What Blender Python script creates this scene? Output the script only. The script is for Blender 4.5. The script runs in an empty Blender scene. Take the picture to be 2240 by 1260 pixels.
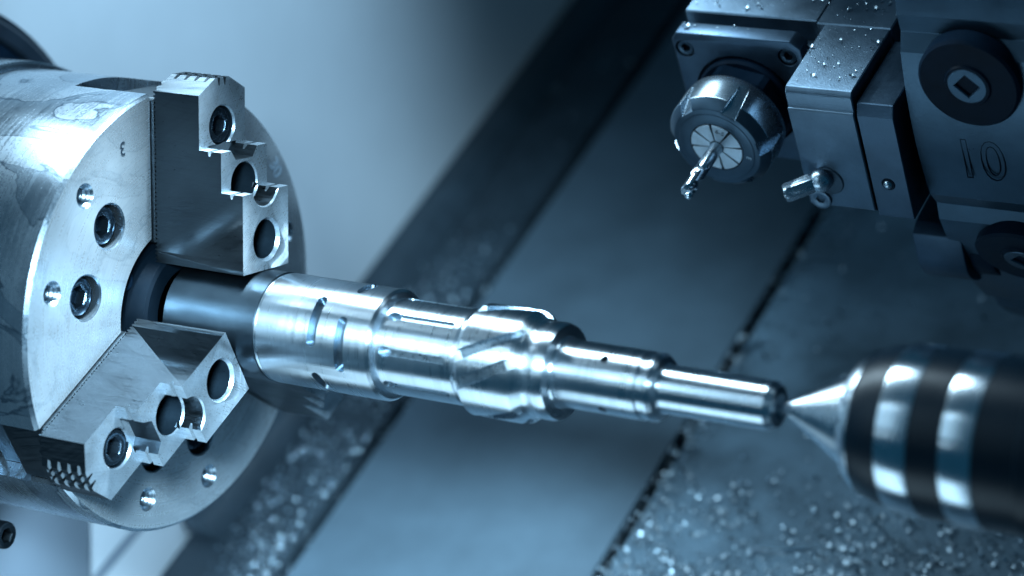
import bpy, bmesh, math, random
import numpy as np
from mathutils import Vector, Matrix, Euler
random.seed(7); rng = np.random.default_rng(7)
PI = math.pi; R = math.radians
scene = bpy.context.scene
COL = scene.collection

# ------------------------------------------------------------------ camera
M = [[0.8523695438988667, 0.5227542431067309, 0.013934200642557735],
     [-0.12339445269947831, 0.1751627624564274, 0.976776236244325],
     [0.5081731689853709, -0.8342937180409199, 0.21380837766753558]]
cam = bpy.data.cameras.new('camera'); cam_o = bpy.data.objects.new('camera', cam); COL.objects.link(cam_o)
mw = Matrix([[M[0][i], M[1][i], M[2][i], 0] for i in range(3)] + [[0, 0, 0, 1]])
mw.translation = Vector((7.35955443, -9.21377183, 2.68034373))
cam_o.matrix_world = mw
cam.sensor_width = 36; cam.lens = 94.795; cam.clip_start = .1; cam.clip_end = 200
cam.dof.use_dof = True; cam.dof.focus_distance = 11.66; cam.dof.aperture_fstop = .44
scene.camera = cam_o

# ------------------------------------------------------------------ world, lamps, exposure
w = bpy.data.worlds.new('World'); scene.world = w; w.use_nodes = True
bg = w.node_tree.nodes['Background']; bg.inputs[0].default_value = (.009, .060, .112, 1); bg.inputs[1].default_value = .70

def lamp(name, typ, loc, aim, power, color, **kw):
    d = bpy.data.lights.new(name, typ); d.energy = power; d.color = color
    for k, v in kw.items(): setattr(d, k, v)
    o = bpy.data.objects.new(name, d); COL.objects.link(o)
    o.location = loc; o.rotation_euler = (Vector(aim) - Vector(loc)).to_track_quat('-Z', 'Y').to_euler()
    return o
KEY = (.52, .79, .98); PALE = (.62, .85, 1.0)
# work lamp in front, lighting the chuck face and the bed below the spindle
lamp('work_lamp', 'SPOT', (3.3, -5.2, 2.1), (.22, 1.15, -1.3), 7900, KEY, spot_size=R(34), spot_blend=1., shadow_soft_size=.6)
# long strip lamp of the machine, above the spindle
lamp('strip_lamp', 'AREA', (.38, .22, 3.1), (.86, .20, 2.23), 72, PALE, shape='RECTANGLE', size=.76, size_y=3.3, spread=R(100))
# added broad fill light at front left, and two thin area lights
lamp('front_fill', 'AREA', (.25, -3.7, 1.9), (.25, 0, .4), 36, KEY, shape='RECTANGLE', size=3.7, size_y=2.6)
lamp('front_strip_upper', 'AREA', (.5, -3.2, 2.75), (.5, 0, 0), 6, PALE, shape='RECTANGLE', size=3.2, size_y=.10)
lamp('front_strip_lower', 'AREA', (.5, -4.0, .15), (.5, 0, 0), 4, PALE, shape='RECTANGLE', size=3.0, size_y=.08)
# added spot over the turret, cone shaped to brighten the headstock wall
lamp('wall_fill', 'SPOT', (2.5, .8, 3.3), (-1.5, 1.95, .85), 1050, (.47, .75, 1.0), spot_size=R(57), spot_blend=.85, shadow_soft_size=.25)
# added spot under the chuck to brighten the foot of the wall
lamp('foot_fill', 'SPOT', (-.6, -.7, -1.95), (-1.5, 1.7, -1.55), 420, (.50, .77, 1.0), spot_size=R(50), spot_blend=.8, shadow_soft_size=.1)
# added fill below the spindle, unseen, for the shaft's underside
lamp('under_fill', 'AREA', (1.0, -1.5, -2.95), (1.2, -.2, 0), 28, KEY, shape='RECTANGLE', size=4.2, size_y=1.9, spread=R(115))
# short added light for the highlight along the chuck body
lamp('chuck_fill', 'AREA', (-1.08, -.62, 2.05), (-.55, -.55, .8), 11, PALE, shape='RECTANGLE', size=.9, size_y=.24)
# added spot above the jaws, brightening the lower left jaw's upper side
lamp('jaw_fill', 'SPOT', (.55, -.10, 3.3), (.25, -.64, -.28), 6500, PALE, spot_size=R(21), spot_blend=.8, shadow_soft_size=.15)
# small added spot for the highlights on the nut and tool holder
lamp('tool_fill', 'SPOT', (.4, 1.9, 3.3), (2.05, 1.45, .85), 330, PALE, spot_size=R(24), spot_blend=.7, shadow_soft_size=.2)
vs = scene.view_settings; scene.display_settings.display_device = 'sRGB'
vs.view_transform = 'Standard'; vs.look = 'None'; vs.exposure = 0; vs.gamma = 1
scene.cycles.use_denoising = True
scene.cycles.sample_clamp_indirect = 6
scene.cycles.max_bounces = 6; scene.cycles.caustics_reflective = False; scene.cycles.caustics_refractive = False

# ------------------------------------------------------------------ materials
def material(name, base, rough=.3, metal=1., grain=(1, 1, 1), gscale=60, gamt=.12, bump=.0, bdist=.01, dirt=.25, dscale=2.5,
             vary=.25, scratch=0., film=0., coat=0., speck=0., aniso=0., spec=.5, cens=None):
    m = bpy.data.materials.new(name); m.use_nodes = True
    nt = m.node_tree; N = nt.nodes; L = nt.links; P = N['Principled BSDF']
    P.inputs['Metallic'].default_value = metal; P.inputs['Specular IOR Level'].default_value = spec
    P.inputs['Coat Weight'].default_value = coat; P.inputs['Coat Roughness'].default_value = .12
    def nd(t, **kw):
        n = N.new(t)
        for k, v in kw.items(): setattr(n, k, v)
        return n
    def math_(op, a, b, clamp=False):
        n = nd('ShaderNodeMath', operation=op, use_clamp=clamp)
        for i, v in ((0, a), (1, b)):
            if isinstance(v, (int, float)): n.inputs[i].default_value = v
            else: L.new(v, n.inputs[i])
        return n.outputs[0]
    tc = nd('ShaderNodeTexCoord'); mp = nd('ShaderNodeMapping'); mp.inputs['Scale'].default_value = grain
    L.new(tc.outputs['Object'], mp.inputs['Vector'])
    g = nd('ShaderNodeTexNoise'); g.inputs['Scale'].default_value = gscale; g.inputs['Detail'].default_value = 3
    L.new(mp.outputs[0], g.inputs['Vector'])
    d = nd('ShaderNodeTexNoise'); d.inputs['Scale'].default_value = dscale; d.inputs['Detail'].default_value = 5; d.inputs['Roughness'].default_value = .62
    L.new(tc.outputs['Object'], d.inputs['Vector'])
    dm = math_('SUBTRACT', d.outputs['Fac'], .5)
    # colour: soft smudges
    mix = nd('ShaderNodeMix', data_type='RGBA'); mix.inputs['A'].default_value = (*[c * (1 - vary) for c in base], 1); mix.inputs['B'].default_value = (*[min(1, c * (1 + vary * .6)) for c in base], 1)
    dd = math_('MULTIPLY_ADD', dm, 2.2, True); dd.node.inputs[2].default_value = .5
    L.new(dd, mix.inputs['Factor'])
    col = mix.outputs['Result']
    rr = math_('MULTIPLY_ADD', g.outputs['Fac'], gamt * 2); rr.node.inputs[2].default_value = rough - gamt
    r2 = math_('MULTIPLY_ADD', dm, dirt); L.new(rr, r2.node.inputs[2])
    h = math_('MULTIPLY', g.outputs['Fac'], 1.0)
    if scratch:
        # fine crossing grinding arcs
        r2 = math_('ADD', r2, 0.)
        for k_, (cen, fr, amt) in enumerate(cens or (((.3, -1.5, 2.2), 150, 1.), ((-.5, 1.8, 1.9), 120, .8), ((.2, .4, -1.6), 170, .9))):
            dv = nd('ShaderNodeVectorMath', operation='DISTANCE'); dv.inputs[1].default_value = cen; L.new(tc.outputs['Object'], dv.inputs[0])
            sx = nd('ShaderNodeSeparateXYZ'); L.new(tc.outputs['Object'], sx.inputs[0])
            cx = nd('ShaderNodeCombineXYZ'); L.new(math_('MULTIPLY', dv.outputs['Value'], fr), cx.inputs[0]); L.new(math_('MULTIPLY', sx.outputs[0], 4.), cx.inputs[1]); L.new(math_('MULTIPLY', math_('ADD', sx.outputs[1], sx.outputs[2]), 2.5), cx.inputs[2])
            n3 = nd('ShaderNodeTexNoise'); n3.inputs['Scale'].default_value = 1.; n3.inputs['Detail'].default_value = 2; L.new(cx.outputs[0], n3.inputs['Vector'])
            pw = math_('MULTIPLY', math_('SUBTRACT', n3.outputs['Fac'], .50), amt * scratch)
            r2 = math_('ADD', r2, math_('MULTIPLY', pw, .5))
            sm = nd('ShaderNodeMix', data_type='RGBA', blend_type='MULTIPLY'); sm.inputs['B'].default_value = (.45, .52, .58, 1)
            L.new(math_('MULTIPLY', pw, 2.2, True), sm.inputs['Factor']); L.new(col, sm.inputs['A']); col = sm.outputs['Result']
    if film:
        # a thin film of coolant with crisp creeping edges
        f = nd('ShaderNodeTexNoise'); f.inputs['Scale'].default_value = 1.15; f.inputs['Detail'].default_value = 6; f.inputs['Roughness'].default_value = .42; f.inputs['Distortion'].default_value = 1.3
        mpf = nd('ShaderNodeMapping'); mpf.inputs['Scale'].default_value = (1.0, 1.3, 1.7); mpf.inputs['Location'].default_value = (.3, 1.7, .6); L.new(tc.outputs['Object'], mpf.inputs['Vector']); L.new(mpf.outputs[0], f.inputs['Vector'])
        th = nd('ShaderNodeMapRange'); th.inputs['From Min'].default_value = .50; th.inputs['From Max'].default_value = .506; L.new(f.outputs['Fac'], th.inputs['Value'])
        ed = math_('SUBTRACT', 1.0, math_('DIVIDE', math_('ABSOLUTE', math_('SUBTRACT', f.outputs['Fac'], .504), 0.), .0075), True)
        dk = nd('ShaderNodeMix', data_type='RGBA', blend_type='MULTIPLY'); dk.inputs['B'].default_value = (.80, .84, .87, 1)
        L.new(math_('MULTIPLY', th.outputs[0], film), dk.inputs['Factor']); L.new(col, dk.inputs['A'])
        dk2 = nd('ShaderNodeMix', data_type='RGBA', blend_type='MULTIPLY'); dk2.inputs['B'].default_value = (.16, .24, .30, 1)
        L.new(math_('MULTIPLY', ed, film), dk2.inputs['Factor']); L.new(dk.outputs['Result'], dk2.inputs['A']); col = dk2.outputs['Result']
        r2 = math_('SUBTRACT', r2, math_('MULTIPLY', th.outputs[0], .06 * film))
        h = math_('ADD', h, math_('MULTIPLY', th.outputs[0], 1.2))
    if speck:
        v = nd('ShaderNodeTexNoise'); v.inputs['Scale'].default_value = 55; v.inputs['Detail'].default_value = 2
        L.new(tc.outputs['Object'], v.inputs['Vector'])
        t2 = nd('ShaderNodeMapRange'); t2.inputs['From Min'].default_value = .66; t2.inputs['From Max'].default_value = .70; L.new(v.outputs['Fac'], t2.inputs['Value'])
        h = math_('ADD', h, math_('MULTIPLY', t2.outputs[0], speck))
    if aniso:
        tg = nd('ShaderNodeTangent', direction_type='RADIAL', axis='X'); L.new(tg.outputs[0], P.inputs['Tangent'])
        P.inputs['Anisotropic'].default_value = aniso; P.inputs['Anisotropic Rotation'].default_value = .25
    L.new(col, P.inputs['Base Color'])
    cl = nd('ShaderNodeClamp'); cl.inputs['Min'].default_value = .05; cl.inputs['Max'].default_value = .9; L.new(r2, cl.inputs['Value'])
    L.new(cl.outputs[0], P.inputs['Roughness'])
    if bump:
        b = nd('ShaderNodeBump'); b.inputs['Strength'].default_value = bump; b.inputs['Distance'].default_value = bdist
        L.new(h, b.inputs['Height']); L.new(b.outputs[0], P.inputs['Normal'])
    return m

STEEL = (.58, .68, .76); DULL = (.34, .44, .53)
MAT = {
 'body':   material('chuck_steel', (.50, .60, .68), .28, .95, (1, 1, 1), 90, .08, .05, .001, .25, 2.2, .25, .35, .75, speck=.6, cens=(((30, 0, 0), 90, 1.), ((-25, 2, 1), 60, .8))),
 'face':   material('ground_face_steel', (.55, .62, .67), .32, .66, (1, 1, 1), 110, .10, .08, .001, .30, 3.0, .22, .55, .22, speck=.8, cens=(((0, 0, 0), 130, 1.), ((0, 0, 0), 60, .8), ((.4, -2.2, 1.1), 140, .5))),
 'jaw':    material('shaded_jaw_steel', (.055, .072, .086), .40, 1., (.5, 1, 9), 40, .06, .02, .0003, .08, 3.5, .12, .6),  # darkened steel: the unlit look of the jaw sides is in the colour
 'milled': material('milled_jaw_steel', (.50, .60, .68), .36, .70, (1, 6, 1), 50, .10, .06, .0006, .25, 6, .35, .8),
 'shaft':  material('turned_steel', (.66, .74, .80), .30, 1., (30, 1, 1), 14, .04, .03, .001, .08, 3, .08, .30, aniso=.85, speck=.25, cens=(((40, 0, 0), 70, 1.), ((40, 0, 0), 25, .7))),
 'raw':    material('bar_steel', (.085, .12, .15), .34, 1., (30, 1, 1), 12, .06, .06, .001, .2, 3, .2, aniso=.6),
 'slot':   material('shaded_slot_steel', (.19, .25, .30), .34, 1., (1, 1, 1), 60, .08, .15, .002, .2, 8, .3),  # darker copy of the shaft steel, standing in for shade inside the slots
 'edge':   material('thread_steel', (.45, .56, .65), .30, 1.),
 'black':  material('black_oxide', (.005, .014, .028), .38, .0, (1, 1, 1), 60, .1, .08, .002, .3, 5, .4, spec=.06),
 'screw':  material('oiled_screw_steel', (.055, .085, .115), .27, .9, (1, 1, 1), 60, .05, .02, .001, .15, 6, .2),
 'bore':   material('shaded_recess_steel', (.030, .055, .080), .35, .7, (1, 1, 1), 60, .1, .15, .006, .3, 5, .4),  # shade of hole walls and recessed parts put into the colour
 'holder': material('holder_steel', (.11, .165, .22), .40, .95, (1, 1, 1), 130, .12, .2, .004, .3, 4, .3, speck=.5),
 'holder_dark': material('dark_holder_steel', (.05, .085, .125), .40, .9, (1, 1, 1), 130, .12, .15, .004, .3, 4, .35, speck=.4),
 'nut':    material('nut_steel', (.44, .54, .62), .27, 1., (1, 1, 1), 120, .04, .0, .001, .08, 5, .1),
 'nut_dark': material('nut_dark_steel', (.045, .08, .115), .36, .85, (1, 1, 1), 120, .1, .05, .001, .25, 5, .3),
 'collet': material('collet_steel', (.50, .60, .68), .45, .7, (1, 1, 1), 90, .1, .1, .003, .3, 9, .35),
 'mill':   material('carbide', (.62, .72, .80), .20, 1., (1, 1, 1), 70, .06, .1, .003, .1, 5, .1),
 'turret': material('turret_steel', (.045, .09, .135), .36, .7, (1, 1, 1), 90, .12, .12, .004, .3, 2.5, .35, speck=.3),
 'wall':   material('painted_wall', (.60, .66, .70), .55, 0., (1, 1, 1), 30, .05, .0, .01, .1, 1.2, .06),
 'guard':  material('guard_paint', (.22, .27, .32), .5, 0., (1, 1, 1), 30, .05, .0, .01, .1, 1.2, .06),
 'panel':  material('sheet_cover', (.092, .138, .176), .5, .0, (1, 1, 1), 8, .1, .03, .004, .25, .9, .35, spec=.25),
 'rail':   material('bed_rail', (.03, .047, .062), .42, .0, (1, 1, 1), 40, .1, .3, .02, .3, 3, .35, spec=.3),
 'plate':  material('bed_plate', (.13, .205, .265), .42, .0, (1, 1, 1), 50, .1, .25, .01, .5, 1.3, .75, spec=.4),
 'chip':   material('swarf', (.40, .50, .57), .38, 1., (1, 1, 1), 30, .05),
 'ringdark': material('seal_rubber', (.012, .022, .034), .42, .0, (1, 1, 1), 50, .1),
 'lc_dark': material('blackened_housing', (.003, .014, .026), .34, .0, (20, 1, 1), 20, .06, .02, .001, spec=.3),
 'lc_steel': material('polished_ring', (.72, .80, .86), .24, 1., (30, 1, 1), 12, .05, .03, .001, aniso=.8),
 'void':   material('oily_black_bore', (.002, .006, .011), .5, 0., spec=.12),
 'groove': material('shaded_groove_steel', (.34, .42, .48), .28, 1.),  # shaft steel darkened, so the grooves carry their shade in the colour
 'ink':    material('engraving', (.010, .022, .036), .6, .0),
 'pale_ink': material('pale_engraving', (.42, .54, .64), .5, .3),
}

# ------------------------------------------------------------------ mesh helpers
def bm_rings(rings, close=False, cap0=True, cap1=True):
    bm = bmesh.new(); vs = [[bm.verts.new(p) for p in r] for r in rings]; n = len(vs[0])
    idx = list(range(len(vs))); pairs = list(zip(idx, idx[1:])) + ([(idx[-1], 0)] if close else [])
    for a, b in pairs:
        for i in range(n):
            j = (i + 1) % n
            bm.faces.new((vs[a][i], vs[a][j], vs[b][j], vs[b][i]))
    if not close:
        if cap0: bm.faces.new(vs[0][::-1])
        if cap1: bm.faces.new(vs[-1])
    bmesh.ops.recalc_face_normals(bm, faces=bm.faces)
    return bm
def bm_lathe(prof, n=96, cap0=True, cap1=True, c=(0, 0), close=False):
    """profile of (x, r), turned about the X axis"""
    return bm_rings([[(x, c[0] + r * math.cos(2 * PI * i / n), c[1] + r * math.sin(2 * PI * i / n)) for i in range(n)] for x, r in prof], close, cap0, cap1)
def bm_box(x0, x1, y0, y1, z0, z1, bev=0., seg=1):
    bm = bmesh.new(); bmesh.ops.create_cube(bm, size=1)
    for v in bm.verts: v.co = ((x0 + x1) / 2 + v.co.x * (x1 - x0), (y0 + y1) / 2 + v.co.y * (y1 - y0), (z0 + z1) / 2 + v.co.z * (z1 - z0))
    if bev: bmesh.ops.bevel(bm, geom=bm.edges[:], offset=bev, segments=seg, affect='EDGES', profile=.5)
    return bm
def bm_prism(poly, a, b, axes='xz|y', bev=0., seg=1):
    """closed polygon in two axes extruded along the third; axes like 'xz|y'"""
    bm = bmesh.new(); ia, ib, ic = ['xyz'.index(axes[k]) for k in (0, 1, 3)]
    def P(u, v, t):
        q = [0, 0, 0]; q[ia] = u; q[ib] = v; q[ic] = t; return q
    A = [bm.verts.new(P(u, v, a)) for u, v in poly]; B = [bm.verts.new(P(u, v, b)) for u, v in poly]
    n = len(poly)
    bm.faces.new(A); bm.faces.new(B[::-1])
    for i in range(n): bm.faces.new((A[i], B[i], B[(i + 1) % n], A[(i + 1) % n]))
    bmesh.ops.recalc_face_normals(bm, faces=bm.faces)
    if bev: bmesh.ops.bevel(bm, geom=bm.edges[:], offset=bev, segments=seg, affect='EDGES', profile=.5)
    return bm
def bm_join(*bms):
    out = bmesh.new()
    for b in bms:
        me = bpy.data.meshes.new('t'); b.to_mesh(me); b.free(); out.from_mesh(me); bpy.data.meshes.remove(me)
    return out
def bm_xf(bm, mat):
    bm.transform(mat); return bm
def frame_xf(origin, d, up=(0, 0, 1)):
    """matrix that sends +X to direction d at origin"""
    d = Vector(d).normalized(); u = Vector(up); u = (u - d * u.dot(d)).normalized(); s = u.cross(d)
    m = Matrix([[d.x, s.x, u.x, 0], [d.y, s.y, u.y, 0], [d.z, s.z, u.z, 0], [0, 0, 0, 1]]); m.translation = Vector(origin); return m
def to_mesh(bm, name):
    me = bpy.data.meshes.new(name); bm.normal_update(); bm.to_mesh(me); bm.free(); return me
def smooth(me, ang=32):
    for p in me.polygons: p.use_smooth = True
    me.set_sharp_from_angle(angle=R(ang))
def part(name, bm, mat, parent=None, ang=32, me=None):
    if me is None: me = to_mesh(bm, name); smooth(me, ang)
    if mat is not None and not me.materials: me.materials.append(MAT[mat] if isinstance(mat, str) else mat)
    o = bpy.data.objects.new(name, me); COL.objects.link(o)
    if parent: o.parent = parent
    return o
def boolean(bm, cutters, op='DIFFERENCE', bevel=0., ang=35):
    a = bpy.data.objects.new('tmp', to_mesh(bm, 'tmp')); COL.objects.link(a); tmp = [a]
    for c in cutters:
        o = bpy.data.objects.new('tmpc', to_mesh(c, 'tmpc')); COL.objects.link(o); tmp.append(o)
        md = a.modifiers.new('b', 'BOOLEAN'); md.operation = op; md.object = o; md.solver = 'EXACT'
    if bevel:
        md = a.modifiers.new('v', 'BEVEL'); md.width = bevel; md.segments = 1; md.limit_method = 'ANGLE'; md.angle_limit = R(ang); md.use_clamp_overlap = True; md.miter_outer = 'MITER_ARC'
    bpy.context.view_layer.update()
    me = bpy.data.meshes.new_from_object(a.evaluated_get(bpy.context.evaluated_depsgraph_get()))
    for o in tmp:
        d = o.data; bpy.data.objects.remove(o); bpy.data.meshes.remove(d)
    out = bmesh.new(); out.from_mesh(me); bpy.data.meshes.remove(me)
    return out
def tag(o, label=None, cat=None, group=None, kind=None):
    for k, v in (('label', label), ('category', cat), ('group', group), ('kind', kind)):
        if v: o[k] = v
    return o
def thing(name, label, cat, loc=(0, 0, 0), rot=(0, 0, 0), group=None):
    o = bpy.data.objects.new(name, None); COL.objects.link(o); o.empty_display_size = .1
    o.location = loc; o.rotation_euler = rot
    return tag(o, label, cat, group)
def cyl_x(x0, x1, r, y=0, z=0, n=48): return bm_lathe([(x0, r), (x1, r)], n, c=(y, z))
def text_bm(s, size, mat, depth=.002, outline=0.):
    """flat lettering in the XY plane, centred"""
    cu = bpy.data.curves.new('t', 'FONT'); cu.body = s; cu.size = size; cu.align_x = 'CENTER'; cu.align_y = 'CENTER'; cu.resolution_u = 4
    if outline: cu.fill_mode = 'NONE'; cu.bevel_depth = outline; cu.bevel_resolution = 1
    else: cu.extrude = depth
    o = bpy.data.objects.new('t', cu); COL.objects.link(o); bpy.context.view_layer.update()
    me = bpy.data.meshes.new_from_object(o.evaluated_get(bpy.context.evaluated_depsgraph_get()))
    bpy.data.objects.remove(o); bpy.data.curves.remove(cu)
    bm = bmesh.new(); bm.from_mesh(me); bpy.data.meshes.remove(me); return bm

def hexr(t, r):                      # radius of a hexagon of across-corner radius r at angle t
    a = (t % (PI / 3)) - PI / 6
    return r * math.cos(PI / 6) / math.cos(a)
def bm_socket_screw(r=.085, depth=.075, hexr_=.048, x=0., n=48, dome=.008, hd=.06):
    """cap screw head: top at x, facing +X"""
    def ring(xx, f): return [(xx, f(2 * PI * i / n) * math.cos(2 * PI * i / n), f(2 * PI * i / n) * math.sin(2 * PI * i / n)) for i in range(n)]
    C = lambda rr: (lambda t: rr)
    H = lambda rr: (lambda t: hexr(t, rr))
    return bm_rings([ring(x - depth, C(r)), ring(x - dome * 1.6, C(r)), ring(x - dome * .5, C(r * .965)), ring(x, C(r * .88)), ring(x, C(r * .72)), ring(x - .004, H(hexr_ * 1.12)), ring(x - .012, H(hexr_)), ring(x - hd, H(hexr_)), ring(x - hd * 1.12, C(hexr_ * .2))])
def bm_thread(r, depth, pitch, x=0., n=32):
    prof = []; k = int(depth / pitch)
    for i in range(k):
        prof += [(x - .012 - i * pitch, r), (x - .012 - (i + .5) * pitch, r * .84)]
    prof += [(x - depth - .012, r * .8), (x - depth - .014, r * .05)]
    bm = bmesh.new(); rings = [[bm.verts.new((xx, rr * math.cos(2 * PI * i / n), rr * math.sin(2 * PI * i / n))) for i in range(n)] for xx, rr in prof]
    for a, b in zip(rings, rings[1:]):
        for i in range(n): bm.faces.new((a[i], b[i], b[(i + 1) % n], a[(i + 1) % n]))
    return bm

# ================================================================== SETTING
SL = R(31.02); E2 = Vector((0, math.cos(SL), math.sin(SL))); UP = Vector((0, -math.sin(SL), math.cos(SL)))
def slanted(name, bm, mat, kind=None, ang=32):       # local coordinates: x along the spindle, y up the slope, z off the bed
    o = part(name, bm, mat, None, ang); o.rotation_euler = (SL, 0, 0)
    if kind: o['kind'] = kind
    return o
CB = -2.55
wall_bm = boolean(bm_box(-1.75, -1.5, -1.25, 10, -6, 7), [])
headstock_wall = part('headstock_wall', wall_bm, 'wall'); headstock_wall['kind'] = 'structure'
seam = bm_box(-1.4985, -1.497, -.035, .035, -.32, .32); bm_xf(seam, Matrix.Translation((0, 1.36, -1.77)) @ Matrix.Rotation(R(-62), 4, 'X'))
part('wall_seam', seam, 'guard', headstock_wall)
bed = slanted('machine_bed', bm_box(-1.496, 9, -2.5, 9, CB - .9, CB - .22), 'rail', 'structure')
# rail strip at the headstock end of the bed
rail = thing('bed_rail', 'long dark slanted rail strip littered with chips beside the pale wall', 'machine rail', rot=(SL, 0, 0))
part('rail_strip', bm_box(-1.47, -.80, -2.4, 8.9, CB - .217, CB, .012, 2), 'rail', rail)
part('raised_edge', bm_prism([(-1.494, CB + .003), (-1.494, CB + .10), (-1.47, CB + .12), (-1.33, CB + .12), (-1.24, CB + .003)], .72, 8.9, 'xz|y', .01, 2), 'rail', rail)
cover = thing('way_cover', 'broad smooth sheet metal cover sloping down between two dark gaps', 'way cover', rot=(SL, 0, 0))
part('cover_sheet', bm_box(-.715, .93, -2.4, 8.9, CB - .03, CB + .02, .008, 2), 'panel', cover)
part('cover_base', bm_box(-.66, .88, -2.4, 8.9, CB - .217, CB - .033), 'bore', cover)
plate = thing('bed_plate', 'chip strewn slanted bed plate under the live center', 'machine bed', rot=(SL, 0, 0))
part('plate_top', bm_box(.985, 8.5, -2.4, 8.9, CB - .217, CB - .01, .01, 2), 'plate', plate)

# spindle seal ring on the wall
ring = thing('spindle_ring', 'black round spindle seal ring on the pale wall behind the chuck', 'seal ring', (-1.5, 0, 0))
part('outer_seal', bm_lathe([(.003, 1.25), (.03, 1.25), (.045, 1.235), (.045, 1.17), (.03, 1.155), (.003, 1.155)], 128, close=True), 'ringdark', ring)
part('inner_plate', bm_lathe([(.003, 1.152), (.018, 1.15), (.02, .3), (.003, .3)], 128, close=True), 'black', ring)
part('lip', bm_lathe([(.005, 1.285), (.012, 1.28), (.012, 1.262), (.005, 1.255)], 128, close=True), 'ringdark', ring)

# guard low on the wall
guard = tag(part('guard_panel', bm_box(-1.497, -1.485, -1.2, 1.12, -4.5, -1.02, .004, 2), 'guard'), 'plain dull grey guard panel low on the wall under the chuck', 'panel')

# ================================================================== CHUCK
chuck = thing('lathe_chuck', 'big round three jaw steel chuck wet with coolant', 'lathe chuck')
RI = .985; CH = .0155
prof = [(-.92, .30), (-.92, .985), (-.905, 1.0), (-.016, 1.0), (0, RI), (0, .385), (-.30, .385), (-.30, .30)]
body_bm = bm_lathe(prof, 192, close=True)
cut = []
rotx = lambda a: Matrix.Rotation(a, 4, 'X')
JA = [0, 2 * PI / 3, 4 * PI / 3]
for a in JA:
    cut.append(bm_xf(bm_box(-.42, .2, -.166, .166, .25, 1.2), rotx(a)))                      # jaw slot, open at the rim
    cut.append(bm_xf(bm_lathe([(.90, .17), (1.2, .17)], 64), rotx(a) @ Matrix.Translation((-.25, 0, 0)) @ Matrix.Rotation(-PI / 2, 4, 'Y')))   # round pocket at the slot's end
holes = []
for k in range(3):
    for s in (-15, 15):
        t = R(150 + 120 * k + s)
        holes.append((.632 * math.cos(t), .632 * math.sin(t), .853 * math.cos(t), .853 * math.sin(t)))
for y, z, y2, z2 in holes:
    cut.append(bm_lathe([(-.16, .096), (-.006, .096), (.004, .108), (.1, .108)], 48, c=(y, z)))
    cut.append(bm_lathe([(-.18, .047), (-.010, .047), (.004, .058), (.1, .058)], 32, c=(y2, z2)))
body_bm = boolean(body_bm, cut, bevel=.0)
body_me = to_mesh(body_bm, 'chuck_body'); smooth(body_me, 30)
body_me.materials.append(MAT['body']); body_me.materials.append(MAT['face'])
for p in body_me.polygons:
    if p.normal.x > .9 and p.center.x > -.05: p.material_index = 1
chuck_body = part('chuck_body', None, None, chuck, me=body_me)
screw_me = to_mesh(bm_socket_screw(.083, .08, .050, 0), 'socket_screw'); smooth(screw_me); screw_me.materials.append(MAT['screw'])
thread_me = to_mesh(bm_thread(.0465, .15, .024), 'threaded_hole'); smooth(thread_me, 20); thread_me.materials.append(MAT['edge'])
for i, (y, z, y2, z2) in enumerate(holes):
    o = part('socket_screw', None, None, chuck, me=screw_me); o.location = (-.032, y, z); o.rotation_euler = (random.uniform(0, 1), 0, 0)
    o = part('threaded_hole', None, None, chuck_body, me=thread_me); o.location = (0, y2, z2)
# bush in the bore
bush = part('center_bush', bm_lathe([(-.29, .20), (-.29, .383), (-.055, .383), (-.045, .375), (-.045, .30), (.045, .285), (.055, .27), (.055, .20), (.04, .185), (-.2, .18), (-.2, .02)], 96, cap0=False, cap1=True), 'void', chuck)
hs = to_mesh(bm_socket_screw(.042, .03, .024, 0, 32, .005, .03), 'bush_screw'); smooth(hs); hs.materials.append(MAT['black'])
for k in range(3):
    t = R(149 + 120 * k); o = part('bush_screw', None, None, bush, me=hs); o.location = (-.035, .338 * math.cos(t), .338 * math.sin(t))
part('adapter_plate', bm_lathe([(-1.49, .3), (-1.49, 1.02), (-1.0, 1.03), (-.935, 1.03), (-.925, 1.02), (-.925, .3)], 160, close=True), 'body', chuck)

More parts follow.
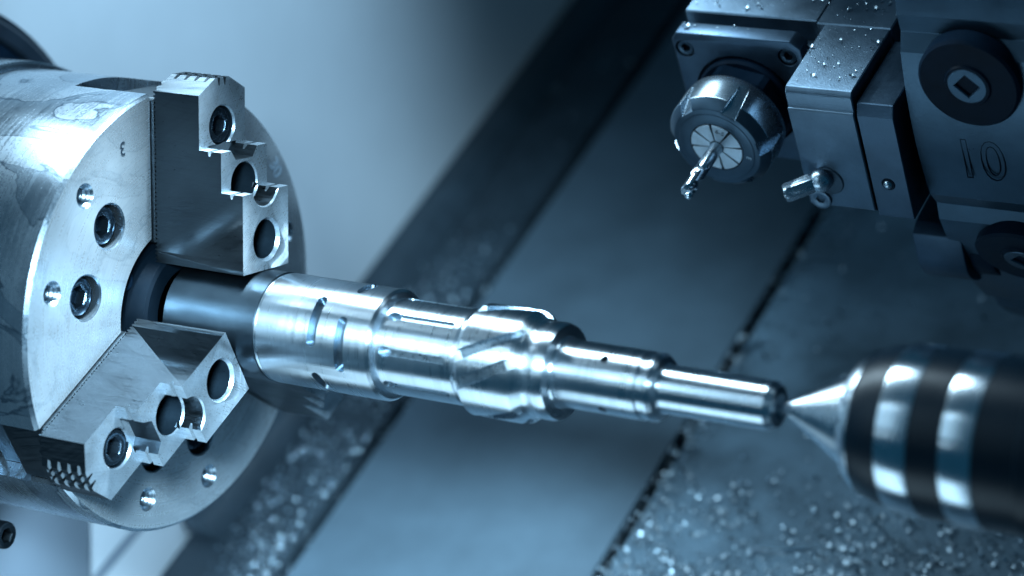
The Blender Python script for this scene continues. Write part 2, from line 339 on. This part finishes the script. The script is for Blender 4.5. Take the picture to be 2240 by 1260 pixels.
# jaws --------------------------------------------------------------
XB, X1, X2, X3 = .0214, .2658, .3832, .4973
WJ = .1627; ZT, Z1, Z2, Z3 = 1.001, .7652, .5906, .2966
def jaw_bm():
    top = 1.063; tip = .243
    prof = [(XB + .006, tip), (XB + .006, top), (X1, top), (X1, Z1), (X2, Z1), (X2, Z2), (X3, Z2), (X3, tip)]
    # serrated bottom
    ser = []; n = 44; z = tip
    while z < top - .02:
        ser += [(XB - .004, z + .004), (XB - .004, z + .008), (XB + .008, z + .013), (XB + .008, z + .0165)]; z += .0187
    poly = [(X3, tip), (X3, Z2), (X2, Z2), (X2, Z1), (X1, Z1), (X1, top), (XB + .008, top)] + ser[::-1]
    bm = bm_prism(poly, -WJ, WJ, 'xz|y')
    cuts = []
    for s in (-1, 1):   # roof like outer end and pointed inner end
        cuts.append(bm_prism([(s * .30, .90), (s * .30, 1.25), (s * .048, 1.25), (s * .048, top), (s * WJ, ZT), (s * .30, ZT - .068)], -.2, .8, 'yz|x'))
        cuts.append(bm_prism([(s * .30, .40), (s * .30, .1), (s * .055, .1), (s * .055, tip), (s * WJ, Z3), (s * .30, Z3 + .066)], -.2, .8, 'yz|x'))
        # bright bevel along the front edges
        for xf, z0, z1 in ((X1, Z1 - .02, 1.2), (X2, Z2 - .02, Z1 + .02), (X3, .1, Z2 + .02)):
            pass
    # gripping steps: hollow between two pads, notch across each pad
    for xs, z in ((X1, Z1), (X2, Z2)):
        cuts.append(bm_prism([(-.100, z + .01), (-.060, z - .045), (.060, z - .045), (.100, z + .01)], xs - .022, xs + .16, 'yz|x'))
        for yy in (-.118, .118):
            cuts.append(bm_prism([(xs + .045, z + .01), (xs + .050, z - .020), (xs + .058, z - .020), (xs + .072, z + .01)], yy - .046, yy + .046, 'xz|y'))
        # lead-in slope above each step
    # serration on the outer end
    for k in range(4):
        xx = .058 + k * .054
        cuts.append(bm_prism([(xx, top + .01), (xx + .006, top - .034), (xx + .010, top - .034), (xx + .024, top + .01)], -.075, .075, 'xz|y'))
    for yy in (-.020, .020):
        cuts.append(bm_prism([(yy - .013, top + .01), (yy - .002, top - .034), (yy + .004, top - .034), (yy + .010, top + .01)], .045, X1 + .1, 'yz|x'))
    # counterbores
    cuts.append(bm_lathe([(X1 - .15, .086), (X1 - .010, .086), (X1 + .002, .094), (X1 + .3, .094)], 48, c=(0, .853)))
    cuts.append(bm_lathe([(X2 - .055, .088), (X2 + .3, .088)], 48, c=(0, .812)))
    cuts.append(bm_lathe([(.12, .0905), (X3 - .008, .0905), (X3 + .004, .098), (X3 + .3, .098)], 48, c=(0, .614)))
    cuts.append(bm_lathe([(X2 - .008, .0905), (X2 + .002, .097), (X2 + .03, .097), (X2 + .031, .0905)], 48, c=(0, .614)))
    cuts.append(bm_lathe([(.20, .086), (X3 - .016, .086), (X3 + .002, .098), (X3 + .3, .098)], 48, c=(.006, .376)))
    # notches where the tip bites
    for yy in (-.012, .02):
        cuts.append(bm_prism([(yy - .006, .2), (yy, .262), (yy + .006, .2)], -.1, .8, 'yz|x'))
    out = boolean(bm, cuts, bevel=.007, ang=28)
    return out
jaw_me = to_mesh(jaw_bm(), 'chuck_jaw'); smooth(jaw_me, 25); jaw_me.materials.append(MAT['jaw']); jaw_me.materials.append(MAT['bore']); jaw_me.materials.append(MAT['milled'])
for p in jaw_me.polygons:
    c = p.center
    if p.normal.x > .35 or p.normal.z > .9 and c.z < 1 and abs(c.y) > .095: p.material_index = 2  # pads bright, hollows left dark: their light and shade is in the colour
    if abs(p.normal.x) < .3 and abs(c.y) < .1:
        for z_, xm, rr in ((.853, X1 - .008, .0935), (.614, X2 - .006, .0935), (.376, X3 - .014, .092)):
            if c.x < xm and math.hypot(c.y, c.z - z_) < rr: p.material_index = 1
jscrew_me = to_mesh(bm_socket_screw(.080, .09, .047, 0), 'jaw_screw'); smooth(jscrew_me); jscrew_me.materials.append(MAT['screw'])
mj = bm_prism([(-.16, .33), (-.16, .955), (-.145, .97), (.145, .97), (.16, .955), (.16, .33)], -.22, XB - .006, 'yz|x', .003)
jg_me = to_mesh(bm_box(-.40, -.222, -.164, .164, .34, .90), 'jaw_guide'); smooth(jg_me); jg_me.materials.append(MAT['bore'])  # dark colour stands in for the shade deep in the jaw slot
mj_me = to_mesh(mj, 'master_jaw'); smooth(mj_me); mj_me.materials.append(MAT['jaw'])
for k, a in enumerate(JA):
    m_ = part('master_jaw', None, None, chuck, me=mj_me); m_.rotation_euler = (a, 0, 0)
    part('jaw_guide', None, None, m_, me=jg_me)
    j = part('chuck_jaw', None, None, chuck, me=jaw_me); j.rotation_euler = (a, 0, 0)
    b = part('jaw_screw', None, None, j, me=jscrew_me); b.location = (X1 - .014, 0, .853); b.rotation_euler = (.3 + k, 0, 0)
    b = part('jaw_screw', None, None, j, me=jscrew_me); b.location = (.22, 0, .614); b.rotation_euler = (.1 + k, 0, 0)
    b = part('jaw_screw', None, None, j, me=jscrew_me); b.location = (.24, .006, .376)
    # small screw and stop plate in the pocket at the rim
    p_ = part('slot_stop', bm_box(-.55, -.43, -.10, .10, .78, .90, .01, 2), 'black', chuck); p_.rotation_euler = (a, 0, 0)  # black colour stands in for the shade of the pocket
    s_ = part('stop_screw', bm_xf(bm_socket_screw(.032, .03, .016, 0, 24, .004, .02), Matrix.Rotation(-PI / 2, 4, 'Y')), 'edge', p_); s_.location = (-.49, 0, .925)
# engraved figures on the face: text plane YZ
def face_text(s, size, r, ang, spin, mat):
    bm = text_bm(s, size, mat, .0008)
    m = Matrix(((0, 0, 1, 0), (1, 0, 0, 0), (0, 1, 0, 0), (0, 0, 0, 1)))   # text x -> Y, y -> Z, normal -> X
    t = R(ang); bm_xf(bm, Matrix.Translation((.0006, r * math.cos(t), r * math.sin(t))) @ Matrix.Rotation(spin, 4, 'X') @ m)
    return part('engraved_number', bm, mat, chuck_body)
face_text('3', .085, .852, 114.4, R(180 + 4), 'ink')
face_text('30', .095, .916, 35.6, R(-58), 'pale_ink')

# ================================================================== WORKPIECE
def strip_cutter(path, width, r_in, r_out, segs=10):
    """cutter that follows path = [(x, theta)...] on a cylinder, rounded ends"""
    n = len(path); L_ = []; rm = (r_in + r_out) / 2
    pts = [np.array((x, t * rm)) for x, t in path]
    hw = width / 2; stations = []
    d0 = pts[1] - pts[0]; d0 /= np.linalg.norm(d0); d1 = pts[-1] - pts[-2]; d1 /= np.linalg.norm(d1)
    for k in range(segs): 
        a = PI / 2 * (k + .5) / segs if False else PI / 2 * (1 - (k + .35) / segs)
        stations.append((pts[0] - d0 * hw * math.sin(a), d0, hw * math.cos(a)))
    for i, p in enumerate(pts):
        d = pts[min(i + 1, n - 1)] - pts[max(i - 1, 0)]; d = d / np.linalg.norm(d); stations.append((p, d, hw))
    for k in reversed(range(segs)):
        a = PI / 2 * (1 - (k + .35) / segs); stations.append((pts[-1] + d1 * hw * math.sin(a), d1, hw * math.cos(a)))
    rings = []
    for p, d, h in stations:
        nrm = np.array((-d[1], d[0])); q = []
        for sgn, r in ((1, r_out), (1, r_in), (-1, r_in), (-1, r_out)):
            u = p + nrm * h * sgn; th = u[1] / rm
            q.append((u[0], r * math.cos(th), r * math.sin(th)))
        rings.append(q)
    return bm_rings(rings)
sp = [(.106, .02), (.106, .228), (.118, .2405), (.598, .2405), (.602, .236), (.610, .236), (.614, .2345), (.6145, .238), (.618, .2395), (1.180, .2395), (1.193, .228), (1.196, .190), (1.206, .190), (1.209, .200), (1.213, .2045),
      (1.578, .2045), (1.586, .198), (1.594, .198), (1.600, .206), (1.628, .2355), (1.855, .2355), (1.872, .231), (1.905, .203), (1.918, .199), (1.938, .199), (1.950, .203), (1.985, .203), (2.008, .196), (2.012, .150), (2.022, .146), (2.026, .138), (2.034, .1405),
      (2.395, .1405), (2.402, .134), (2.430, .134), (2.436, .139), (2.448, .139), (2.466, .128), (2.478, .104), (2.488, .0985), (2.945, .0985), (2.972, .082), (2.975, .05), (2.955, .022), (2.90, .006)]
shaft_bm = bm_lathe(sp, 144)
cut = []
D = R
def arc(x0, x1, a0, a1, n=14): return [(x0 + (x1 - x0) * i / n, R(a0 + (a1 - a0) * i / n)) for i in range(n + 1)]
for k in range(3):
    o_ = 120 * k
    cut.append(strip_cutter(arc(.905, .905, 129 + o_, 174 + o_), .046, .214, .30))
    cut.append(strip_cutter(arc(1.046, 1.046, 149 + o_, 197 + o_), .046, .214, .30))
    cut.append(strip_cutter(arc(1.05, 1.05, 87 + o_ , 106 + o_), .046, .222, .30)) if k != 1 else None
cut.append(strip_cutter(arc(.905, .925, 214, 232), .046, .214, .30))
for k in range(8):
    a = 128.5 + 45 * k
    cut.append(strip_cutter(arc(1.245, 1.535, a, a, 3), .034, .192, .26))
    cut.append(strip_cutter(arc(1.246, 1.262, a, a, 2), .044, .165, .26))
for k in range(4):
    for o_ in (0, 30):
        a = 128 + o_ + 90 * k
        cut.append(strip_cutter(arc(1.575, 1.925, a + 42, a, 18), .050, .212, .29))
for k in range(3):
    for a in (129.7, 225.4):
        t = R(a + 120 * k) if k == 0 else R(a + 96 * k + 40)
        if k < 2: cut.append(bm_xf(cyl_x(.08, .3, .019, n=16), frame_xf((2.24, 0, 0), (0, math.cos(t), math.sin(t)), (1, 0, 0))))
shaft_bm = boolean(shaft_bm, [c for c in cut if c])
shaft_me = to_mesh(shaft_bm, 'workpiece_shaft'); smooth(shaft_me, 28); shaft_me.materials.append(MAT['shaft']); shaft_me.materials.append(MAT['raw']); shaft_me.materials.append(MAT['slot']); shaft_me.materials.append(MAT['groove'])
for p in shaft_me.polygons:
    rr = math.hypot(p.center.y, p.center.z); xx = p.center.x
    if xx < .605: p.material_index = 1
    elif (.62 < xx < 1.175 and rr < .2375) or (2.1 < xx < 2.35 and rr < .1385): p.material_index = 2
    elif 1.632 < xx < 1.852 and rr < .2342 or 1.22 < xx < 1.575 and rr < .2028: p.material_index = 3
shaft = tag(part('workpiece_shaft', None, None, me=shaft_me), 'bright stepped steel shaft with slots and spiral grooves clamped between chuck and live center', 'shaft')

# ================================================================== LIVE CENTER
lc = thing('live_center', 'large out of focus live center with black and polished bands pressing on the shaft end', 'live center', (2.985, 0, 0))
def lcp(name, prof, mat, **kw): return part(name, bm_lathe([(x - 2.985, r) for x, r in prof], 128, **kw), mat, lc)
lcp('cone_point', [(2.945, .003), (2.985, .012), (3.305, .200), (3.312, .202), (3.325, .202)], 'lc_steel')
lcp('front_collar', [(3.318, .16), (3.318, .232), (3.326, .246), (3.365, .277), (3.378, .281), (3.378, .16)], 'lc_steel', close=True)
lcp('front_seal', [(3.380, .16), (3.380, .279), (3.44, .303), (3.508, .315), (3.508, .16)], 'lc_dark', close=True)
lcp('polished_ring', [(3.510, .16), (3.510, .319), (3.520, .322), (3.630, .328), (3.638, .325), (3.638, .16)], 'lc_steel', close=True)
lcp('middle_band', [(3.640, .16), (3.640, .326), (3.768, .330), (3.768, .16)], 'lc_dark', close=True)
lcp('polished_ring', [(3.770, .16), (3.770, .331), (3.78, .334), (3.885, .335), (3.895, .332), (3.895, .16)], 'lc_steel', close=True)
lcp('rear_housing', [(3.897, .16), (3.897, .330), (4.06, .332), (4.07, .35), (6.0, .36), (6.0, .16)], 'lc_dark', close=True)

# ================================================================== TURRET, HOLDER, CUTTER (slanted frame: x, b up the slope, c off the bed)
def tthing(name, label, cat, base, group=None):
    o = thing(name, label, cat, (Vector((base[0], 0, 0)) + E2 * base[1] + UP * base[2]), (SL, 0, 0), group); o['_'] = 0; del o['_']
    BASE[o.name] = Vector(base); return o
BASE = {}
def tpart(name, bm, mat, th, ang=32, sub=None):
    bm_xf(bm, Matrix.Translation(-BASE[th.name])); return part(name, bm, mat, sub or th, ang)
FB = 1.658; TC = .212; PB = 1.988
holder = tthing('tool_holder', 'grey steel block tool holder with chips on top carrying a milling cutter', 'tool holder', (2.4, 2.2, -.45))
# L shaped body: base block behind, arm in front on the turret side
tpart('holder_block', bm_join(bm_box(1.594, 2.263, 2.155, 3.0, -.477, TC, .006), bm_box(2.263, 2.625, 2.14, 3.0, -.477, TC - .0004, .006)), 'holder', holder)
arm = bm_prism([(FB + .03, -.457), (FB, -.43), (FB, .107), (FB + .012, .112), (FB + .012, TC - .025), (FB + .03, TC), (2.138, TC), (2.138, -.457)], 2.307, 2.624, 'yz|x', .005)
tpart('holder_arm', arm, 'holder', holder)
tpart('side_plate', bm_prism([(FB + .004, -.461), (FB + .004, .10), (FB + .03, .155), (2.13, .155), (2.13, -.461)], 2.634, 2.806, 'yz|x', .004), 'holder_dark', holder)
fp = bm_prism([(1.596, -.477), (1.596, .172), (1.625, TC), (2.197, TC), (2.243, .172), (2.243, -.477)], PB, 2.072, 'xz|y', .004)
fpc = [bm_xf(bm_lathe([(-.2, .25), (.2, .25)], 64), frame_xf((1.909, PB, -.147), (0, -1, 0)))]
for x in (1.652, 2.168):
    fpc.append(bm_xf(bm_lathe([(-.05, .046), (.2, .046)], 32), frame_xf((x, PB, .122), (0, -1, 0))))
tpart('mounting_plate', boolean(fp, fpc, bevel=.004), 'holder_dark', holder)
tpart('plate_backing', bm_box(1.60, 2.24, 2.075, 2.152, -.47, .10), 'bore', holder)
for x in (1.652, 2.168):
    tpart('plate_screw', bm_xf(bm_socket_screw(.0415, .06, .021, 0, 32, .005, .035), frame_xf((x, PB + .006, .122), (0, -1, 0))), 'nut_dark', holder)
AX_ = (1.909, -.147)
def turned(prof, n=96, **kw):      # profile (b, r) about the cutter axis; b decreasing comes towards the camera
    bm = bm_lathe([(-b, r) for b, r in prof], n, **kw); return bm_xf(bm, frame_xf((AX_[0], 0, AX_[1]), (0, -1, 0)))
tpart('spindle_nose', turned([(2.07, .236), (1.975, .236), (1.965, .226), (1.965, .10)]), 'black', holder)
def hexring(b, r, n=48): return [(-b, hexr(2 * PI * i / n + .2, r) * math.cos(2 * PI * i / n), hexr(2 * PI * i / n + .2, r) * math.sin(2 * PI * i / n)) for i in range(n)]
def cring(b, r, n=48): return [(-b, r * math.cos(2 * PI * i / n), r * math.sin(2 * PI * i / n)) for i in range(n)]
tpart('hex_collar', bm_xf(bm_rings([cring(1.968, .20), hexring(1.964, .232), hexring(1.885, .232), cring(1.872, .205), cring(1.84, .20)]), frame_xf((AX_[0], 0, AX_[1]), (0, -1, 0))), 'black', holder, 25)
nut_b = turned([(1.86, .12), (1.86, .236), (1.852, .246), (1.80, .252), (1.694, .2515), (1.690, .249), (1.652, .2155), (1.6475, .209), (1.6475, .186), (1.6445, .183), (1.6445, .130), (1.66, .126), (1.70, .12)], 96, cap0=True, cap1=True)
slots = []
for k in range(6):
    t = R(62 + 60 * k); d = Vector((math.cos(t), 0, math.sin(t)))
    slots.append(bm_xf(bm_prism([(-.036, .150), (-.05, .40), (.05, .40), (.036, .150)], -.20, .30, 'yz|x') if False else
        bm_rings([[(-1.60, -.040, .190), (-1.60, .040, .190), (-1.60, .046, .34), (-1.60, -.046, .34)], [(-1.835, -.020, .258), (-1.835, .020, .258), (-1.835, .024, .34), (-1.835, -.024, .34)]]),
        frame_xf((AX_[0], 0, AX_[1]), (0, -1, 0), (math.cos(t), 0, math.sin(t)))))
nut_bm = boolean(nut_b, slots, bevel=.003, ang=30)
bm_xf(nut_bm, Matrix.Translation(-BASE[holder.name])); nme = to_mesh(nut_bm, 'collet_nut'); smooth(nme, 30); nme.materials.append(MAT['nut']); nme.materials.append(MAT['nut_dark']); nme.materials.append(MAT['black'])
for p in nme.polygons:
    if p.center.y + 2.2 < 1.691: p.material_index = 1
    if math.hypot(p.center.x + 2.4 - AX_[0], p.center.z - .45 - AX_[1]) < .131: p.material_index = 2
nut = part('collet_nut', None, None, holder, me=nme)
# collet: eight jaws with slits between
for k in range(8):
    a0, a1 = R(2 + 45 * k + 2.6), R(2 + 45 * k + 42.4)
    tt = [a0 + (a1 - a0) * i / 8 for i in range(9)]
    poly = [(.1255 * math.cos(t), .1255 * math.sin(t)) for t in tt] + [(.034 * math.cos(t), .034 * math.sin(t)) for t in reversed(tt)]
    tpart('collet_segment', bm_xf(bm_prism(poly, -1.72, -1.643, 'yz|x', .0015), frame_xf((AX_[0], 0, AX_[1]), (0, -1, 0))), 'collet', holder)
def holder_text(s, size, x, c, b, spin, mat, sub):
    bm = text_bm(s, size, mat, .0006)
    m = Matrix(((1, 0, 0, 0), (0, 0, -1, 0), (0, 1, 0, 0), (0, 0, 0, 1)))   # text x -> x, y -> c, normal -> -b
    bm_xf(bm, Matrix.Translation((x, b, c)) @ Matrix.Rotation(spin, 4, 'Y') @ m)
    return tpart('engraved_mark', bm, mat, holder, sub=sub)
holder_text('6-5', .034, AX_[0] + .035, AX_[1] + .085, 1.6425, R(22), 'ink', None)
holder_text('E', .034, AX_[0] + .150, AX_[1] - .045, 1.644, R(108), 'pale_ink', nut)
# coolant nozzle on the arm
nz = Vector((2.40, FB - .02, -.268)); nd_ = Vector((-.6, -.5, -.03)).normalized()
sph = bmesh.new(); bmesh.ops.create_uvsphere(sph, u_segments=32, v_segments=20, radius=.056); bm_xf(sph, Matrix.Translation(nz))
tpart('nozzle_ball', sph, 'nut', holder)
def hexn(x, r, n=24): return [(x, hexr(2 * PI * i / n, r) * math.cos(2 * PI * i / n), hexr(2 * PI * i / n, r) * math.sin(2 * PI * i / n)) for i in range(n)]
def cn(x, r, n=24): return [(x, r * math.cos(2 * PI * i / n), r * math.sin(2 * PI * i / n)) for i in range(n)]
tpart('coolant_nozzle', bm_xf(bm_rings([cn(.03, .036), hexn(.045, .044), hexn(.16, .044), cn(.172, .036), cn(.172, .018), cn(.12, .016)]), frame_xf(nz, nd_)), 'nut', holder, 20)
tpart('nozzle_seat', bm_xf(bm_lathe([(-.03, .075), (.002, .075), (.006, .07), (.006, .05)], 40), frame_xf((2.425, FB, -.285), (0, -1, 0))), 'bore', holder)
tpart('retaining_screw', bm_xf(bm_socket_screw(.052, .05, .02, 0, 36, .004, .03), frame_xf((2.368, FB - .012, -.395), (0, -1, 0))), 'holder', holder)
sph = bmesh.new(); bmesh.ops.create_uvsphere(sph, u_segments=24, v_segments=14, radius=.022); bm_xf(sph, Matrix.Translation((2.715, FB + .004, -.269)))
tpart('ball_plug', sph, 'nut', holder)
tpart('ball_seat', bm_xf(bm_lathe([(-.01, .032), (.0015, .032), (.004, .029), (.004, .02)], 32), frame_xf((2.715, FB + .004, -.269), (0, -1, 0))), 'black', holder)

# end mill held by the collet
mill = tthing('end_mill', 'short shiny ball nosed end mill gripped in the collet', 'milling cutter', (AX_[0], 1.64, AX_[1]))
tpart('shank', turned([(1.70, .031), (1.49, .031), (1.475, .022)], 40), 'mill', mill)
nn = 40; rings = []
for i in range(nn + 1):
    b = 1.495 - .175 * i / nn; tw = 3.6 * i / nn
    e = min(1, max(0, (1.335 - b) / .03)); sc = math.sqrt(max(.02, 1 - e * e)) if e > 0 else 1
    rings.append([(-b, rr * sc * math.cos(th + tw), rr * sc * math.sin(th + tw)) for th, rr in [(2 * PI * k / 32, .0325 * (1 - .36 * max(0, math.sin(2 * (2 * PI * k / 32))) ** .6)) for k in range(32)]])
tpart('flutes', bm_xf(bm_rings(rings), frame_xf((AX_[0], 0, AX_[1]), (0, -1, 0))), 'mill', mill, 40)
sph = bmesh.new(); bmesh.ops.create_uvsphere(sph, u_segments=20, v_segments=12, radius=.019); bm_xf(sph, Matrix.Translation((AX_[0] + .008, 1.318, AX_[1] - .012)))
tpart('ball_nose', sph, 'mill', mill)

# turret drum ---------------------------------------------------------
DF = 1.80; AP = 2.4; DCc = -.018; NST = 16
tur = tthing('tool_turret', 'dark oily tool turret drum with station number 10', 'turret', (3.6, DF + AP, DCc))
def drum_poly(k, rnd=.05):
    pts = []
    for i in range(NST):
        a = PI + 2 * PI * i / NST; h = AP * math.tan(PI / NST)
        for j in range(-6, 7):
            u = j / 6; t = h * u * .985; bulge = k * (1 - u * u) - (rnd if abs(j) == 6 else 0.0)
            pts.append((DF + AP + (AP + bulge) * math.cos(a) - t * math.sin(a), DCc + (AP + bulge) * math.sin(a) + t * math.cos(a)))
    return pts
tpart('turret_drum', bm_prism(drum_poly(.05, .025), 2.84, 5.2, 'yz|x', 0), 'turret', tur, 14)
def station(ang, x, off, dc=.0):
    """frame of a plug on the drum face rotated by ang about the drum axis"""
    return Matrix.Translation((x, DF + AP, DCc)) @ Matrix.Rotation(ang, 4, 'X') @ Matrix.Translation((0, -AP - off, dc))
def plug(ang, x, dc, r=.225):
    T = station(ang, x, .05, dc) @ frame_xf((0, 0, 0), (0, -1, 0))
    pl = tpart('blanking_plug', bm_xf(bm_lathe([(-.06, r), (.012, r), (.024, r - .012), (.024, .105), (.034, .098), (.034, .085), (.020, .078)], 72), T), 'black', tur)
    n_ = 48; an = [2 * PI * i / n_ for i in range(n_)]
    def sqr(t, r_): return r_ * math.cos(PI / 4) / math.cos((t % (PI / 2)) - PI / 4)
    sk = bm_rings([[(.018, .092 * math.cos(t), .092 * math.sin(t)) for t in an], [(.032, .090 * math.cos(t), .090 * math.sin(t)) for t in an], [(.0365, .084 * math.cos(t), .084 * math.sin(t)) for t in an],
                   [(.0365, sqr(t, .062) * math.cos(t), sqr(t, .062) * math.sin(t)) for t in an], [(.031, sqr(t, .056) * math.cos(t), sqr(t, .056) * math.sin(t)) for t in an], [(-.03, sqr(t, .056) * math.cos(t), sqr(t, .056) * math.sin(t)) for t in an]], cap0=False)
    tpart('plug_socket', bm_xf(sk, T), 'turret', tur, sub=pl)
plug(0, 3.15, .293)
plug(R(22.5), 3.20, .20)
txt = text_bm('10', .31, None, 0, .0035)
m3 = Matrix(((1, 0, 0, 0), (0, 0, -1, 0), (0, 1, 0, 0), (0, 0, 0, 1)))
bm_xf(txt, Matrix.Translation((3.125, DF - .047, -.165)) @ m3 @ Matrix.Diagonal((.78, 1, 1, 1)))
tpart('station_number', txt, 'black', tur, 60)
# clamp block hanging under the drum's end
cp = [(1.92, -.70), (1.86, -.73), (1.86, -.88)] + [(1.86 + .22 * (1 - math.cos(t)), -.88 - .215 * math.sin(t)) for t in [PI / 2 * i / 10 for i in range(1, 11)]] + [(2.6, -1.11), (2.6, -.66)]
tpart('clamp_block', bm_prism(cp, 2.665, 2.90, 'yz|x', .006, 2), 'holder_dark', tur)
cp2 = [(u + .03, v + .02) for u, v in cp]
tpart('clamp_end', bm_prism(cp2, 2.902, 3.02, 'yz|x', .02, 2), 'black', tur)

# stub with a hex socket at the lower left
cs = thing('cap_screw', 'long steel stub with a hexagon socket in its end sticking out below the chuck', 'screw', (-1.497, -.59, -.985))
part('screw_shank', bm_lathe([(.0, .045), (.90, .045)], 40), 'nut_dark', cs)
part('screw_head', bm_xf(bm_socket_screw(.062, .12, .034, .0, 48, .008, .06), Matrix.Translation((1.0, 0, 0))), 'jaw', cs)

# ================================================================== SWARF
def chips(name, label, spots, size, mat='chip', tilt=1.2, lift=.3, loc=None):
    """many little curled flakes; spots = (x, b, c) in the slanted frame"""
    n = len(spots); S = np.array(spots); sz = size[0] + (size[1] - size[0]) * rng.random(n) ** 3.
    k = 4; curl = rng.uniform(.4, 3.2, n); wdt = sz * rng.uniform(.25, .6, n); twist = rng.uniform(-.6, .6, n)
    t = np.linspace(-.5, .5, k)
    ang = curl[:, None] * t[None]; x = sz[:, None] * np.sin(ang) / np.maximum(curl[:, None], .3); z = sz[:, None] * (1 - np.cos(ang)) / np.maximum(curl[:, None], .3)
    V = np.zeros((n, k, 2, 3)); V[:, :, 0] = np.stack([x, -wdt[:, None] / 2 + 0 * x, z + twist[:, None] * wdt[:, None] * t[None]], -1); V[:, :, 1] = np.stack([x, wdt[:, None] / 2 + 0 * x, z - twist[:, None] * wdt[:, None] * t[None]], -1)
    a = rng.uniform(0, 2 * PI, n); ax = rng.normal(size=(n, 3)); ax /= np.linalg.norm(ax, axis=1)[:, None]; th = rng.uniform(-tilt, tilt, n)
    cz, sz_ = np.cos(a), np.sin(a); Rz = np.zeros((n, 3, 3)); Rz[:, 0, 0] = cz; Rz[:, 0, 1] = -sz_; Rz[:, 1, 0] = sz_; Rz[:, 1, 1] = cz; Rz[:, 2, 2] = 1
    K = np.zeros((n, 3, 3)); K[:, 0, 1] = -ax[:, 2]; K[:, 0, 2] = ax[:, 1]; K[:, 1, 0] = ax[:, 2]; K[:, 1, 2] = -ax[:, 0]; K[:, 2, 0] = -ax[:, 1]; K[:, 2, 1] = ax[:, 0]
    Rr = np.eye(3)[None] + np.sin(th)[:, None, None] * K + (1 - np.cos(th))[:, None, None] * (K @ K)
    V = np.einsum('nij,nkmj->nkmi', Rr @ Rz, V)
    V += S[:, None, None, :]; V[..., 2] += (sz * lift)[:, None, None]
    F = []
    base = np.arange(n)[:, None] * (2 * k)
    for i in range(k - 1):
        F.append(np.stack([base[:, 0] + 2 * i, base[:, 0] + 2 * i + 1, base[:, 0] + 2 * i + 3, base[:, 0] + 2 * i + 2], 1))
    F = np.concatenate(F); me = bpy.data.meshes.new(name); me.from_pydata(V.reshape(-1, 3).tolist(), [], F.tolist()); me.materials.append(MAT[mat])
    for p in me.polygons: p.use_smooth = True
    o = bpy.data.objects.new(name, me); COL.objects.link(o); o.rotation_euler = (SL, 0, 0)
    tag(o, label, 'metal chips', None, 'stuff'); return o
from mathutils import noise as mnoise
def clump(x, b): return max(0., min(1., .5 + 1.6 * mnoise.noise((x * 3.1, b * 3.1, .7)) + .7 * mnoise.noise((x * 9, b * 9, 2.))))
def scatter(n, x0, x1, b0, b1, c, dens):
    out = []
    while len(out) < n:
        x = random.uniform(x0, x1); b = random.uniform(b0, b1)
        if random.random() < dens(x, b): out.append((x, b, c))
    return out
s1 = scatter(2800, -1.24, -.81, .2, 5.2, CB + .004, lambda x, b: max(.02, min(1, (3.6 - b) / 1.6)) * (.35 + .65 * (x + 1.25) / .4) * (.2 + .8 * clump(x, b)))
s1 += scatter(220, -.86, -.73, .2, 3.2, CB - .03, lambda x, b: 1)
chips('rail_chips', 'small bright metal chips strewn along the dark rail strip', s1, (.008, .036))
s2 = scatter(1300, .93, 1.22, .4, 4.6, CB + .004, lambda x, b: math.exp(-((x - 1.0) / .09) ** 2) * max(.25, min(1, (3.2 - b) / 1.2)) + .06)
s2 += scatter(14000, 1.0, 4.4, .3, 4.2, CB + .004, lambda x, b: max(.012, min(1, (1.75 + .12 * x - b) / .7)) * (.25 + .75 * clump(x, b)))
s2 += scatter(260, 1.0, 4.0, 1.5, 4.0, CB + .004, lambda x, b: .5)
chips('bed_chips', 'metal chips piled on the slanted bed plate below the live center', s2, (.006, .042))
# single long curls of swarf
def curl(name, label, x, b, c, ang, L_, bend, wid=.022):
    bm = bmesh.new(); pr = None; n = 14
    for i in range(n + 1):
        t = i / n; px = math.cos(ang) * L_ * t - math.sin(ang) * bend * math.sin(PI * t); pb = math.sin(ang) * L_ * t + math.cos(ang) * bend * math.sin(PI * t)
        tw = 2.2 * t; du = Vector((-math.sin(ang) * math.cos(tw), math.cos(ang) * math.cos(tw), math.sin(tw))) * wid / 2
        q = Vector((x + px, b + pb, c + .02 + .03 * math.sin(PI * t))); a_, b_ = bm.verts.new(q - du), bm.verts.new(q + du)
        if pr: bm.faces.new((pr[0], a_, b_, pr[1]))
        pr = (a_, b_)
    bmesh.ops.solidify(bm, geom=bm.faces[:], thickness=.004)
    o = slanted(name, bm, 'chip', None, 60); tag(o, label, 'swarf curl', 'loose swarf curls'); return o
curl('swarf_curl', 'straight pale swarf sliver on the slanted plate beside the cover gap', 1.02, 2.58, CB, R(62), .24, .02, .03)
curl('swarf_curl', 'long thin twisted swarf strand below the live center', 1.66, 1.36, CB, R(12), .34, -.05, .03)
curl('swarf_curl', 'curved swarf strand lying high on the plate under the tool holder', 1.03, 3.25, CB, R(48), .34, .07, .02)
for k_, (x_, b_, a_, l_) in enumerate(((1.35, .95, 40, .30), (2.25, 1.25, -25, .26), (1.15, 1.75, 110, .22), (1.9, .9, 75, .2))):
    curl('swarf_curl', ('bent swarf strand near the cover gap at the bottom edge', 'short swarf strand below the banded live center', 'small swarf strand beside the cover gap under the shaft end', 'swarf strand lying in the chips at the bottom edge')[k_], x_, b_, CB, R(a_), l_, random.uniform(-.08, .08), .02)
# chips stuck on the tool holder
s3 = [(random.uniform(2.31, 2.62), random.uniform(1.69, 2.6), TC + .001) for _ in range(130)] + [(random.uniform(1.62, 2.3), random.uniform(2.2, 2.6), TC + .001) for _ in range(90)] + [(random.uniform(1.62, 2.2), random.uniform(1.99, 2.07), TC + .001) for _ in range(12)]
chips('holder_chips', 'tiny bright chips sticking to the top of the tool holder', s3, (.006, .03), tilt=.8)
